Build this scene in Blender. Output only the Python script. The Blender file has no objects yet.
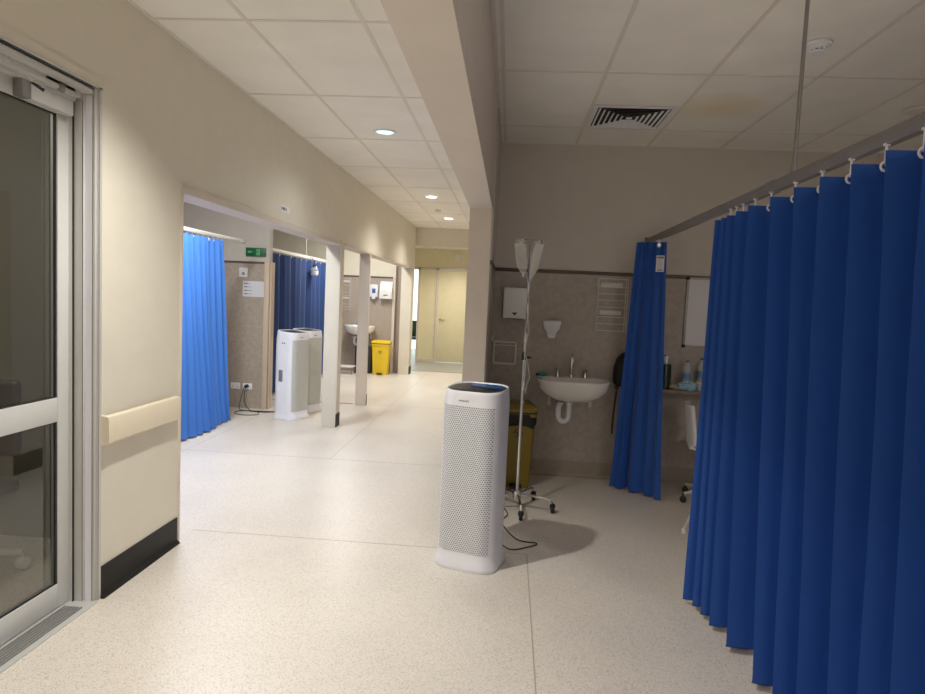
import bpy, bmesh, math, random
from mathutils import Vector, Matrix
random.seed(7)
PI = math.pi
SC = bpy.context.scene
COL = SC.collection

# ------------------------------------------------------------------ helpers
def R(a): return math.radians(a)

class MB:
    """collects shapes; build() links them as one mesh object"""
    def __init__(s): s.bm = bmesh.new()
    def _mi(s, geom, mi):
        if mi:
            for f in geom: f.material_index = mi
    def box(s, x0, x1, y0, y1, z0, z1, bev=0, mi=0, seg=2):
        vs = [s.bm.verts.new((x, y, z)) for x in (x0, x1) for y in (y0, y1) for z in (z0, z1)]
        q = [(0,1,3,2),(4,6,7,5),(0,4,5,1),(2,3,7,6),(0,2,6,4),(1,5,7,3)]
        fs = [s.bm.faces.new([vs[i] for i in k]) for k in q]
        bmesh.ops.recalc_face_normals(s.bm, faces=fs)
        s._mi(fs, mi)
        if bev:
            es = list({e for f in fs for e in f.edges})
            r = bmesh.ops.bevel(s.bm, geom=es, offset=bev, segments=seg, affect='EDGES', profile=.5)
            s._mi(r['faces'], mi)
            vs = list({v for f in r['faces'] for v in f.verts})
        return vs
    def quad(s, pts, mi=0):
        f = s.bm.faces.new([s.bm.verts.new(p) for p in pts]); f.material_index = mi; return f
    def tube(s, pts, r, seg=8, mi=0, cap=True, closed=False):
        pts = [Vector(p) for p in pts]; n = len(pts)
        rings = []; prev = None
        for i, p in enumerate(pts):
            if closed: t = pts[(i+1) % n] - pts[i-1]
            else: t = pts[min(i+1, n-1)] - pts[max(i-1, 0)]
            t.normalize()
            if prev is None:
                a = Vector((0,0,1)) if abs(t.z) < .9 else Vector((1,0,0))
                u = t.cross(a).normalized()
            else:
                u = (prev - t*prev.dot(t)).normalized()
            prev = u; v = t.cross(u)
            rr = r[i] if isinstance(r, (list, tuple)) else r
            rings.append([s.bm.verts.new(p + u*rr*math.cos(2*PI*k/seg) + v*rr*math.sin(2*PI*k/seg)) for k in range(seg)])
        fs = []
        m = n if closed else n-1
        for i in range(m):
            a, b = rings[i], rings[(i+1) % n]
            for k in range(seg):
                fs.append(s.bm.faces.new((a[k], a[(k+1) % seg], b[(k+1) % seg], b[k])))
        if cap and not closed:
            fs.append(s.bm.faces.new(rings[0][::-1])); fs.append(s.bm.faces.new(rings[-1]))
        s._mi(fs, mi); return fs
    def lathe(s, prof, c=(0,0,0), seg=24, mi=0, axis='z', sx=1, sy=1):
        c = Vector(c); rings = []
        for (r, z) in prof:
            ring = []
            for k in range(seg):
                a = 2*PI*k/seg
                p = (r*math.cos(a)*sx, r*math.sin(a)*sy, z)
                if axis == 'x': p = (p[2], p[0], p[1])
                if axis == 'y': p = (p[0], p[2], p[1])
                ring.append(s.bm.verts.new(c + Vector(p)))
            rings.append(ring)
        fs = []
        for a, b in zip(rings, rings[1:]):
            for k in range(seg): fs.append(s.bm.faces.new((a[k], a[(k+1) % seg], b[(k+1) % seg], b[k])))
        fs.append(s.bm.faces.new(rings[0][::-1])); fs.append(s.bm.faces.new(rings[-1]))
        s._mi(fs, mi); return fs
    def loft(s, loops, mi=0, cap=True):
        rings = [[s.bm.verts.new(p) for p in l] for l in loops]; fs = []
        n = len(rings[0])
        for a, b in zip(rings, rings[1:]):
            for k in range(n): fs.append(s.bm.faces.new((a[k], a[(k+1) % n], b[(k+1) % n], b[k])))
        if cap:
            fs.append(s.bm.faces.new(rings[0][::-1])); fs.append(s.bm.faces.new(rings[-1]))
        s._mi(fs, mi); return fs
    def sheet(s, rows, mi=0):
        g = [[s.bm.verts.new(p) for p in r] for r in rows]
        fs = []
        for a, b in zip(g, g[1:]):
            for k in range(len(a)-1): fs.append(s.bm.faces.new((a[k], a[k+1], b[k+1], b[k])))
        s._mi(fs, mi); return fs
    def prism(s, poly, a, b, axis='y', mi=0):
        def P(u, v, w):
            return {'y': (u, w, v), 'x': (w, u, v), 'z': (u, v, w)}[axis]
        A = [s.bm.verts.new(P(u, v, a)) for u, v in poly]; B = [s.bm.verts.new(P(u, v, b)) for u, v in poly]
        n = len(poly); fs = [s.bm.faces.new(A), s.bm.faces.new(B[::-1])]
        for k in range(n): fs.append(s.bm.faces.new((A[k], B[k], B[(k+1) % n], A[(k+1) % n])))
        s._mi(fs, mi); return fs
    def build(s, name, mats, parent=None, loc=(0,0,0), rot=(0,0,0), sharp=35, recalc=True):
        if recalc: bmesh.ops.recalc_face_normals(s.bm, faces=s.bm.faces[:])
        for e in s.bm.edges:
            if len(e.link_faces) == 2 and e.calc_face_angle(0) > R(sharp): e.smooth = False
        for f in s.bm.faces: f.smooth = True
        me = bpy.data.meshes.new(name); s.bm.to_mesh(me); s.bm.free()
        for m in (mats if isinstance(mats, (list, tuple)) else [mats]): me.materials.append(m)
        o = bpy.data.objects.new(name, me); COL.objects.link(o)
        o.location = loc; o.rotation_euler = rot
        if parent: o.parent = parent
        return o

def tag(o, label, cat, group=None, kind=None):
    o['label'] = label; o['category'] = cat
    if group: o['group'] = group
    if kind: o['kind'] = kind
    return o
def thing(name, label, cat, loc=(0,0,0), rz=0, group=None):
    o = bpy.data.objects.new(name, None); COL.objects.link(o)
    o.empty_display_size = .1
    o.location = loc; o.rotation_euler = (0,0,rz)
    return tag(o, label, cat, group)
def struct(o):
    o['kind'] = 'structure'; return o
def dup(root, loc, rz=None, label=None):
    def cp(o, par):
        c = o.copy(); COL.objects.link(c)
        if par: c.parent = par
        for ch in list(o.children): cp(ch, c)
        return c
    r = cp(root, None); r.location = loc
    if rz is not None: r.rotation_euler = (0,0,rz)
    if label: r['label'] = label
    return r
def text(s, size, mat, parent, loc, rot, depth=.0008, name='lettering', align='CENTER', sx=1):
    cu = bpy.data.curves.new(name, 'FONT'); cu.body = s; cu.size = size; cu.extrude = depth
    cu.align_x = align; cu.align_y = 'CENTER'
    o = bpy.data.objects.new(name, cu); COL.objects.link(o)
    dg = bpy.context.evaluated_depsgraph_get()
    me = bpy.data.meshes.new_from_object(o.evaluated_get(dg))
    bpy.data.objects.remove(o)
    me.materials.clear(); me.materials.append(mat)
    n = bpy.data.objects.new(name, me); COL.objects.link(n)
    n.location = loc; n.rotation_euler = rot; n.scale = (sx, 1, 1)
    if parent: n.parent = parent
    return n

# ------------------------------------------------------------------ materials
def lin(c):
    return tuple(((v/255)/12.92 if v/255 <= .04045 else ((v/255+.055)/1.055)**2.4) for v in c)
def mat(name, c, rough=.6, metal=0, var=0, vscale=8, spec=.5, bump=0, bscale=200, emit=None, es=0, trans=0, alpha=1, coat=0, srgb=True):
    m = bpy.data.materials.new(name); m.use_nodes = True
    nt = m.node_tree; b = nt.nodes['Principled BSDF']
    c = lin(c) if srgb else c
    b.inputs['Base Color'].default_value = (*c, 1)
    b.inputs['Roughness'].default_value = rough; b.inputs['Metallic'].default_value = metal
    b.inputs['Specular IOR Level'].default_value = spec
    b.inputs['Transmission Weight'].default_value = trans
    b.inputs['Coat Weight'].default_value = coat
    b.inputs['Alpha'].default_value = alpha
    tc = nt.nodes.new('ShaderNodeTexCoord')
    n = nt.nodes.new('ShaderNodeTexNoise'); n.inputs['Scale'].default_value = vscale; n.inputs['Detail'].default_value = 5
    nt.links.new(tc.outputs['Object'], n.inputs['Vector'])
    mx = nt.nodes.new('ShaderNodeMix'); mx.data_type = 'RGBA'
    v = max(var, .02)
    mx.inputs['A'].default_value = (*[x*(1-v) for x in c], 1); mx.inputs['B'].default_value = (*[min(1, x*(1+v)) for x in c], 1)
    rp = nt.nodes.new('ShaderNodeMapRange'); rp.inputs['From Min'].default_value = .35; rp.inputs['From Max'].default_value = .65
    nt.links.new(n.outputs['Fac'], rp.inputs['Value']); nt.links.new(rp.outputs['Result'], mx.inputs['Factor'])
    nt.links.new(mx.outputs['Result'], b.inputs['Base Color'])
    if bump:
        n2 = nt.nodes.new('ShaderNodeTexNoise'); n2.inputs['Scale'].default_value = bscale
        nt.links.new(tc.outputs['Object'], n2.inputs['Vector'])
        bp = nt.nodes.new('ShaderNodeBump'); bp.inputs['Strength'].default_value = bump; bp.inputs['Distance'].default_value = .002
        nt.links.new(n2.outputs['Fac'], bp.inputs['Height']); nt.links.new(bp.outputs['Normal'], b.inputs['Normal'])
    if emit:
        b.inputs['Emission Color'].default_value = (*lin(emit), 1); b.inputs['Emission Strength'].default_value = es
    return m

def speckle(name, base, dark, light, rough=.32, scale=260):
    m = bpy.data.materials.new(name); m.use_nodes = True
    nt = m.node_tree; b = nt.nodes['Principled BSDF']; L = nt.links.new
    tc = nt.nodes.new('ShaderNodeTexCoord')
    v = nt.nodes.new('ShaderNodeTexVoronoi'); v.inputs['Scale'].default_value = scale
    L(tc.outputs['Object'], v.inputs['Vector'])
    sep = nt.nodes.new('ShaderNodeSeparateColor'); L(v.outputs['Color'], sep.inputs['Color'])
    cr = nt.nodes.new('ShaderNodeValToRGB'); e = cr.color_ramp.elements
    cr.color_ramp.interpolation = 'CONSTANT'
    e[0].position = 0; e[0].color = (*lin(dark), 1)
    e[1].position = .14; e[1].color = (*lin(base), 1)
    x = e.new(.8); x.color = (*lin(light), 1)
    L(sep.outputs['Red'], cr.inputs['Fac'])
    n = nt.nodes.new('ShaderNodeTexNoise'); n.inputs['Scale'].default_value = 1.3; n.inputs['Detail'].default_value = 4
    L(tc.outputs['Object'], n.inputs['Vector'])
    mx = nt.nodes.new('ShaderNodeMix'); mx.data_type = 'RGBA'; mx.blend_type = 'MULTIPLY'; mx.inputs['Factor'].default_value = .25
    L(cr.outputs['Color'], mx.inputs['A']); L(n.outputs['Fac'], mx.inputs['B'])
    L(mx.outputs['Result'], b.inputs['Base Color'])
    mr = nt.nodes.new('ShaderNodeMapRange'); mr.inputs['To Min'].default_value = rough-.06; mr.inputs['To Max'].default_value = rough+.12
    L(n.outputs['Fac'], mr.inputs['Value']); L(mr.outputs['Result'], b.inputs['Roughness'])
    b.inputs['Specular IOR Level'].default_value = .4
    return m

M = {}
M['paint'] = mat('cream_wall_paint', (224,217,198), .55, var=.02, bump=.05, bscale=300)
M['paint_g'] = mat('taupe_wall_paint', (198,190,180), .6, var=.02, bump=.05, bscale=300)
M['column'] = mat('column_paint', (214,202,188), .55, var=.02)
M['lam'] = mat('mottled_laminate', (166,156,146), .45, var=.09, vscale=26)
M['lam_l'] = mat('mottled_laminate_left', (168,154,140), .45, var=.1, vscale=30)
M['rail'] = mat('brown_dado_rail', (84,66,56), .5, var=.05)
M['tile'] = mat('ceiling_tile', (246,242,234), .9, var=.03, vscale=3, bump=.3, bscale=120)
M['tile_stain'] = mat('ceiling_tile_stained', (243,234,214), .9, var=.05, vscale=3, bump=.3, bscale=120)
M['tbar'] = mat('ceiling_grid_metal', (226,220,208), .5)
M['floor'] = speckle('speckled_vinyl_floor', (232,222,208), (198,186,168), (242,234,222))
M['seam'] = mat('vinyl_weld_seam', (176,162,142), .5)
M['floor_g'] = speckle('grey_vinyl_floor', (170,172,166), (130,132,128), (196,198,192))
M['black_skirt'] = mat('black_vinyl_skirting', (18,18,18), .55, spec=.2, var=.15, vscale=12)
M['skirt'] = mat('beige_coved_skirting', (150,138,122), .5, var=.05, vscale=30)
M['handrail'] = mat('cream_vinyl_handrail', (228,214,186), .4)
M['alu'] = mat('satin_aluminium', (200,199,194), .4, .25)
M['alu_p'] = mat('pale_grey_powdercoat', (206,206,202), .4)
M['alu_d'] = mat('grey_aluminium', (140,140,138), .4, .6)
M['track'] = mat('dull_grey_track', (134,130,126), .45, .35)
M['rub'] = mat('black_rubber', (16,16,16), .6)
M['black'] = mat('black_gloss_plastic', (8,9,11), .3, spec=.15)
M['blackm'] = mat('black_matt_plastic', (22,22,22), .5)
M['white'] = mat('white_plastic', (236,236,242), .3)
M['white_m'] = mat('white_enamel', (236,236,232), .25)
M['wire'] = mat('white_coated_wire', (214,212,206), .4)
M['chrome'] = mat('chrome', (210,210,210), .12, 1)
M['ceramic'] = mat('white_ceramic', (232,230,226), .12, coat=.4)
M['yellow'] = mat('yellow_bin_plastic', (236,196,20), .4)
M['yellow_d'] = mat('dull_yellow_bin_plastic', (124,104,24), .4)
M['door'] = mat('cream_door_paint', (232,220,180), .45)
M['post'] = mat('pinkish_beige_post', (206,184,160), .5)
M['green'] = mat('green_exit_sign', (6,86,46), .4, emit=(8,110,56), es=.02)
M['white_e'] = mat('white_pictogram', (90,170,110), .5)
M['paper'] = mat('white_paper', (216,216,224), .7)
M['ink'] = mat('dark_ink', (40,40,44), .7)
M['ink_g'] = mat('grey_ink', (110,112,118), .6)
M['teal'] = mat('teal_plastic', (20,150,150), .4)
M['blue_s'] = mat('pale_blue_film', (150,200,226), .35)
M['blue_cap'] = mat('blue_plastic', (30,90,170), .35)
M['screen'] = mat('dark_blue_display', (24,70,120), .1, emit=(30,80,140), es=.12)
M['counter'] = mat('brown_counter_laminate', (120,98,84), .4, var=.08, vscale=20)
M['wb'] = mat('whiteboard_surface', (218,216,222), .15)
M['bag'] = mat('black_nylon', (20,20,21), .7, bump=.3)
M['green_d'] = mat('dark_green_bottle', (18,44,24), .3)
M['purple'] = mat('purple_plastic', (90,70,170), .4)
M['tan'] = mat('crumpled_tan_wrap', (196,180,150), .6)
M['handle'] = mat('brushed_metal', (170,165,150), .3, .8)
M['tubing'] = mat('clear_pvc_tube', (225,225,220), .15, alpha=.65)
M['clear'] = mat('clear_bag_film', (226,226,222), .12, alpha=.30)
M['pet'] = mat('clear_bottle_plastic', (214,224,230), .08, alpha=.42)
M['dark_int'] = mat('dark_hollow_shade', (20,20,20), .8)  # near-black colour stands for the shade inside openings
M['lens'] = mat('downlight_lens', (220,245,245), .3, emit=(190,240,240), es=1.6)
M['lens_w'] = mat('warm_downlight_lens', (255,250,235), .3, emit=(255,250,232), es=9)
M['bright'] = mat('daylight_glow_wall', (225,240,240), .6, emit=(225,242,240), es=.9)  # wall surface glows by itself to stand for daylight
M['dkroom'] = mat('shade_toned_room_wall', (120,116,100), .7)  # darkness of the unlit rooms is put into this wall colour

def fabric(name, c, tr=.12, c2=None):
    m = bpy.data.materials.new(name); m.use_nodes = True
    nt = m.node_tree; b = nt.nodes['Principled BSDF']; L = nt.links.new
    tc = nt.nodes.new('ShaderNodeTexCoord'); n = nt.nodes.new('ShaderNodeTexNoise'); n.inputs['Scale'].default_value = 3
    mp = nt.nodes.new('ShaderNodeMapping'); mp.inputs['Scale'].default_value = (1,1,.25)
    L(tc.outputs['Object'], mp.inputs['Vector']); L(mp.outputs['Vector'], n.inputs['Vector'])
    mx = nt.nodes.new('ShaderNodeMix'); mx.data_type = 'RGBA'
    c = lin(c); mx.inputs['A'].default_value = (*[x*.88 for x in c], 1); mx.inputs['B'].default_value = (*[min(1,x*1.12) for x in c], 1)
    L(n.outputs['Fac'], mx.inputs['Factor']); L(mx.outputs['Result'], b.inputs['Base Color'])
    b.inputs['Roughness'].default_value = .62; b.inputs['Specular IOR Level'].default_value = .25
    b.inputs['Sheen Weight'].default_value = .15
    t = nt.nodes.new('ShaderNodeBsdfTranslucent'); L(mx.outputs['Result'], t.inputs['Color'])
    ms = nt.nodes.new('ShaderNodeMixShader'); ms.inputs['Fac'].default_value = tr
    L(b.outputs['BSDF'], ms.inputs[1]); L(t.outputs['BSDF'], ms.inputs[2])
    L(ms.outputs['Shader'], nt.nodes['Material Output'].inputs['Surface'])
    # fine weave
    w = nt.nodes.new('ShaderNodeTexNoise'); w.inputs['Scale'].default_value = 500
    L(tc.outputs['Object'], w.inputs['Vector'])
    bp = nt.nodes.new('ShaderNodeBump'); bp.inputs['Strength'].default_value = .15; bp.inputs['Distance'].default_value = .001
    L(w.outputs['Fac'], bp.inputs['Height']); L(bp.outputs['Normal'], b.inputs['Normal'])
    return m
def stain_mat():
    m = M['tile'].copy(); m.name = 'water_stained_tile'; nt = m.node_tree; L = nt.links.new; b = nt.nodes['Principled BSDF']
    src = b.inputs['Base Color'].links[0].from_socket
    geo = nt.nodes.new('ShaderNodeTexCoord'); d = nt.nodes.new('ShaderNodeVectorMath'); d.operation = 'DISTANCE'; d.inputs[1].default_value = (1.35,4.62,2.925)
    L(geo.outputs['Object'], d.inputs[0])
    n = nt.nodes.new('ShaderNodeTexNoise'); n.inputs['Scale'].default_value = 6; L(geo.outputs['Object'], n.inputs['Vector'])
    ad = nt.nodes.new('ShaderNodeMath'); ad.operation = 'MULTIPLY_ADD'; ad.inputs[1].default_value = .25; L(n.outputs['Fac'], ad.inputs[0]); L(d.outputs['Value'], ad.inputs[2])
    mr = nt.nodes.new('ShaderNodeMapRange'); mr.inputs['From Min'].default_value = .15; mr.inputs['From Max'].default_value = .5; L(ad.outputs[0], mr.inputs['Value'])
    mx = nt.nodes.new('ShaderNodeMix'); mx.data_type = 'RGBA'; mx.inputs['A'].default_value = (*lin((238,224,190)),1)
    L(mr.outputs['Result'], mx.inputs['Factor']); L(src, mx.inputs['B']); L(mx.outputs['Result'], b.inputs['Base Color'])
    return m
M['tile_stain'] = stain_mat()
M['cur'] = fabric('royal_blue_curtain', (32,80,168))
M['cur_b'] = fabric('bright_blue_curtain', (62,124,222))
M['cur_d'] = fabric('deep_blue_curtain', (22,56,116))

def glass_mat():
    m = bpy.data.materials.new('tinted_door_glass'); m.use_nodes = True
    nt = m.node_tree; nt.nodes.remove(nt.nodes['Principled BSDF']); L = nt.links.new
    t = nt.nodes.new('ShaderNodeBsdfTransparent'); t.inputs['Color'].default_value = (.88,.89,.84,1)
    g = nt.nodes.new('ShaderNodeBsdfGlossy'); g.inputs['Roughness'].default_value = .01; g.inputs['Color'].default_value = (.9,.9,.86,1)
    f = nt.nodes.new('ShaderNodeFresnel'); f.inputs['IOR'].default_value = 1.5
    mul = nt.nodes.new('ShaderNodeMath'); mul.operation = 'MULTIPLY_ADD'; mul.inputs[1].default_value = 1.3; mul.inputs[2].default_value = .02
    tc = nt.nodes.new('ShaderNodeTexCoord'); n = nt.nodes.new('ShaderNodeTexNoise'); n.inputs['Scale'].default_value = 1
    L(tc.outputs['Object'], n.inputs['Vector'])
    ms = nt.nodes.new('ShaderNodeMixShader')
    L(f.outputs['Fac'], mul.inputs[0]); L(mul.outputs['Value'], ms.inputs['Fac'])
    L(t.outputs['BSDF'], ms.inputs[1]); L(g.outputs['BSDF'], ms.inputs[2])
    L(ms.outputs['Shader'], nt.nodes['Material Output'].inputs['Surface'])
    return m
M['glass'] = glass_mat()

def perf_mat(name, base, hole, pitch, u='X'):
    """staggered round perforations over a panel (object coordinates u and Z)"""
    m = bpy.data.materials.new(name); m.use_nodes = True
    nt = m.node_tree; b = nt.nodes['Principled BSDF']; L = nt.links.new
    b.inputs['Roughness'].default_value = .35
    tc = nt.nodes.new('ShaderNodeTexCoord'); sp = nt.nodes.new('ShaderNodeSeparateXYZ'); L(tc.outputs['Object'], sp.inputs['Vector'])
    def mth(op, a, bb=None):
        n = nt.nodes.new('ShaderNodeMath'); n.operation = op
        for i, q in enumerate((a, bb)):
            if q is None: continue
            if isinstance(q, (int, float)): n.inputs[i].default_value = q
            else: L(q, n.inputs[i])
        return n.outputs[0]
    def lattice(ou, oz):
        a = mth('ADD', mth('DIVIDE', sp.outputs[u], pitch), ou+500); z = mth('ADD', mth('DIVIDE', sp.outputs['Z'], pitch*1.732), oz+500)
        fa = mth('SUBTRACT', mth('FRACT', a), .5); fz = mth('MULTIPLY', mth('SUBTRACT', mth('FRACT', z), .5), 1.732)
        return mth('SQRT', mth('ADD', mth('MULTIPLY', fa, fa), mth('MULTIPLY', fz, fz)))
    d = mth('MINIMUM', lattice(0,0), lattice(.5,.5))
    mr = nt.nodes.new('ShaderNodeMapRange'); mr.inputs['From Min'].default_value = .27; mr.inputs['From Max'].default_value = .36
    L(d, mr.inputs['Value'])
    mx = nt.nodes.new('ShaderNodeMix'); mx.data_type = 'RGBA'
    mx.inputs['A'].default_value = (*lin(hole), 1); mx.inputs['B'].default_value = (*lin(base), 1)
    L(mr.outputs['Result'], mx.inputs['Factor']); L(mx.outputs['Result'], b.inputs['Base Color'])
    bp = nt.nodes.new('ShaderNodeBump'); bp.inputs['Distance'].default_value = .003; bp.inputs['Strength'].default_value = .6
    L(mr.outputs['Result'], bp.inputs['Height']); L(bp.outputs['Normal'], b.inputs['Normal'])
    return m
M['perf'] = perf_mat('perforated_white_grille', (232,234,236), (120,118,130), .0135)
M['perf_f'] = perf_mat('perforated_grey_grille', (206,208,202), (170,172,164), .0115)

# ------------------------------------------------------------------ dimensions
H = 1.5469; CE = 2.922
XW = -1.938; XB = -2.10          # corridor face / bay face of the left wall
YE = 5.75                       # back wall of the right-hand room
BX0, BX1, BZ = -.322, -.160, 2.20   # beam / column

# ------------------------------------------------------------------ structure
f = MB(); f.box(-7, 4.6, -3.5, 13.3, -.1, 0)
for (x0,x1,y0,y1) in [(-1.94,.18,3.868,3.875),(.178,.185,-2,3.87),(-3.3,-.4,5.81,5.816),(-1.605,-1.6,5.81,13),(-3.0,-2.995,3.9,7.9)]:
    f.box(x0,x1,y0,y1,0,.0006,mi=1)
struct(f.build('floor', [M['floor'], M['seam']]))
f = MB(); f.box(-5, .1, 13.3, 19, -.1, 0); f.box(-2.9, -.36, 13.27, 13.33, 0, .004, mi=1)
struct(f.build('floor', [M['floor_g'], M['alu_d']]))
f = MB(); f.box(XW, -.35, 8.855, 8.86, 0, .0005); f.box(-3.4, -2.13, 8.83, 8.87, 0, .006)
struct(f.build('trim_1', M['alu_d']))

def ceiling(x0, x1, y0, y1, gx, gy, a, b, stain=()):
    m = MB()
    m.box(x0, x1, y0, y1, CE+.004, CE+.1)
    w = .011
    xs = [gx + a*i for i in range(-30, 30) if x0 < gx + a*i < x1]
    ys = [gy + b*i for i in range(-30, 30) if y0 < gy + b*i < y1]
    for x in xs: m.box(x-w, x+w, y0, y1, CE, CE+.005, mi=1)
    for y in ys: m.box(x0, x1, y-w, y+w, CE+.0006, CE+.005, mi=1)
    # wall angles
    m.box(x0, x0+.02, y0, y1, CE-.001, CE+.005, mi=1); m.box(x1-.02, x1, y0, y1, CE-.001, CE+.005, mi=1)
    m.box(x0, x1, y1-.02, y1, CE-.001, CE+.005, mi=1)
    for (sx0,sx1,sy0,sy1) in stain: m.box(sx0,sx1,sy0,sy1, CE+.0035, CE+.0045, mi=2)
    return struct(m.build('ceiling', [M['tile'], M['tbar'], M['tile_stain']]))
TA, TB = .6096, 1.2192
ceiling(XW, BX0, -3.5, 12.9, -1.4253, 3.3306, TA, TB)
ceiling(BX1, 4.6, -3.5, YE, .5003, 3.9777, TA, TB, stain=[(.5003+.625,.5003+1.205,3.9777+.015,3.9777+1.20)])
ceiling(-7, XB, 3.6, 13.2, -2.9, 4.0, .6, 1.2)
m = MB(); m.box(-5, .1, 13.1, 19, 2.7, 2.8); struct(m.build('ceiling', M['tile']))

# left wall: one continuous mesh with the sliding-door hole and the bay openings
D0, D1, DT = 1.32, 2.90, 2.43      # door hole
m = MB()
m.box(XB, XW, -3.5, D0, 0, CE)
m.box(XB, XW, D0, D1, DT, CE)
m.box(XB, XW, D1, 3.675, 0, CE)
m.box(XB, XW, 3.675, 12.86, 2.13, CE)
struct(m.build('wall_left', M['paint']))
# pillars between the bay openings
for k, (y0, y1, x0) in enumerate([(7.20, 7.38, XB), (8.78, 8.825, XB+.01), (12.56, 12.86, -2.15)]):
    m = MB(); m.box(x0, XW, y0, y1, 0, 2.13, bev=.004); m.box(XW, XW+.006, y0+.01, y1-.005, 0, .155, mi=1)
    o = struct(m.build('wall_pillar', [M['paint'] if k != 1 else M['column'], M['black_skirt']]))
# header lining strips and jamb strips
m = MB()
m.box(XB-.01, XW+.012, 3.675, 7.20, 2.085, 2.13); m.box(XB-.01, XW+.012, 3.666, 3.675, 0, 2.12)
m.box(XW, XW+.012, 7.18, 7.20, .16, 2.14)
m.box(XB-.01, XW+.01, 7.38, 8.78, 2.10, 2.13); m.box(XB-.01, XW+.01, 8.825, 12.56, 2.10, 2.13)
struct(m.build('trim_2', M['column']))
m = MB(); m.box(XW, XW+.008, D1+.02, 3.655, 0, .155); m.prism([(XW+.008,0),(XW+.03,0),(XW+.008,.02)], D1+.02, 3.655, 'y')
struct(m.build('baseboard_left', M['black_skirt']))
# plaster bead above the door frame
m = MB(); m.box(XW, XW+.006, D0-.06, D1+.03, DT, DT+.055); struct(m.build('trim_3', M['paint']))

# handrail on the wall stub
hr = thing('handrail', 'cream vinyl wall handrail above the black skirting beside the sliding door', 'handrail', (XW, 3.30, .834))
m = MB()
prof = [(.016,-.07),(.040,-.066),(.048,-.056),(.048,.056),(.042,.066),(.016,.070)]
m.prism([(a,b) for a,b in prof], -.36, .30, 'y')
m.build('rail_cover', M['handrail'], hr)
m = MB(); m.prism([(0.0,-.072),(.041,-.068),(.050,-.058),(.050,.058),(.044,.068),(0.0,.072)], -.38, -.345, 'y'); m.build('end_cap', M['handrail'], hr)
m = MB(); m.box(0,.017,-.34,.28,-.04,.04); m.build('bracket', M['alu_d'], hr)

# beam and column (wall return into the room)
m = MB()
m.box(BX0, BX1, -3.5, 13.3, BZ, CE)
m.box(BX0, BX1, 4.68, 13.3, 0, BZ)
struct(m.build('wall_divider', M['column']))
m = MB(); m.box(BX0-.008, BX0, 4.69, 13.2, 0, .155); struct(m.build('baseboard_divider', M['black_skirt']))
m = MB(); m.box(BX1, BX1+.012, 4.72, YE, 0, 1.808); m.box(BX1, BX1+.012, 4.72, YE, 1.838, CE, mi=1)
m.box(BX1, BX1+.018, 4.71, YE, 1.808, 1.838, mi=2)
struct(m.build('wall_return', [M['lam'], M['paint_g'], M['rail']]))
# back wall right room
m = MB(); m.box(BX1, 4.6, YE, YE+.12, 0, 1.815); m.box(BX1, 4.6, YE, YE+.12, 1.815, CE, mi=1)
struct(m.build('wall_back', [M['lam'], M['paint_g']]))
m = MB(); m.box(BX1, 4.6, YE-.016, YE, 1.808, 1.838, bev=.003); struct(m.build('trim_4', M['rail']))
m = MB(); m.box(BX1, 4.6, YE-.006, YE, 0, .14)
m.prism([(YE-.006,0),(YE-.03,0),(YE-.018,.008),(YE-.006,.03)], BX1, 4.6, 'x'); struct(m.build('baseboard_back', M['skirt']))
# right, rear walls
m = MB(); m.box(4.6, 4.72, -3.5, YE+.12, 0, CE); struct(m.build('wall_right', M['paint_g']))
m = MB(); m.box(XB, 4.72, -3.62, -3.5, 0, CE); struct(m.build('wall_rear', M['paint']))

# corridor end: lowered vestibule, end wall with door and daylit opening
m = MB(); m.box(XW-.6, BX1, 12.9, 13.1, 2.56, CE+.1); struct(m.build('wall_bulkhead', M['paint']))
m = MB()
m.box(-5, -2.56, 15.35, 15.5, 0, 2.8); m.box(-2.56, -2.21, 15.35, 15.5, 2.2, 2.8); m.box(-2.21, -1.72, 15.35, 15.5, 0, 2.8)
m.box(-1.72, -.90, 15.35, 15.5, 2.2, 2.8); m.box(-.90, .1, 15.35, 15.5, 0, 2.8)
struct(m.build('wall_end', M['door']))
m = MB(); m.box(BX1, .1, 13.3, 15.35, 0, 2.8); m.box(-5, -4.9, 13.5, 19, 0, 2.8); m.box(-5, XB-.02, 12.86, 12.95, 0, 2.8)
struct(m.build('wall_vestibule', M['paint']))
m = MB(); m.box(-5, .1, 18.9, 19, 0, 2.8); struct(m.build('wall_daylight_glow', M['bright']))
# frames in the end wall
m = MB()
m.box(-2.21,-2.16,15.31,15.35,0,2.25); m.box(-2.60,-2.54,15.31,15.35,0,2.25); m.box(-2.60,-2.16,15.31,15.35,2.2,2.26)
m.box(-2.16,-1.77,15.325,15.35,.0,.06); m.box(-2.16,-1.77,15.325,15.35,2.2,2.26)
m.box(-1.77,-1.72,15.31,15.35,0,2.26); m.box(-.90,-.84,15.31,15.35,0,2.26); m.box(-1.77,-.84,15.31,15.35,2.2,2.27)
struct(m.build('trim_5', M['column']))
d = MB(); d.box(-1.715,-.905,15.3515,15.3555,.012,2.195,bev=.003); dr = struct(d.build('door_2', M['door']))
m = MB(); m.lathe([(.024,0),(.024,.006),(.01,.008),(.01,.04)], (-1.65,15.3515,1.03), 12, axis='y'); m.tube([(-1.65,15.325,1.03),(-1.54,15.325,1.03)], .009)
h_ = m.build('door_handle', M['handle'], dr)
for v in h_.data.vertices:
    if v.co.y > 15.3515: v.co.y = 15.3515 - (v.co.y-15.3515)
sg = thing('wall_light', 'small white square light box on the wall above the far cream door', 'light', (-1.27, 15.35, 2.50))
m = MB(); m.box(-.075,.075,-.06,0,-.085,.085,bev=.01); m.build('housing', M['white'], sg)
m = MB(); m.box(-.05,.05,-.064,-.058,-.06,.06); m.build('lens', M['tbar'], sg)

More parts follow.
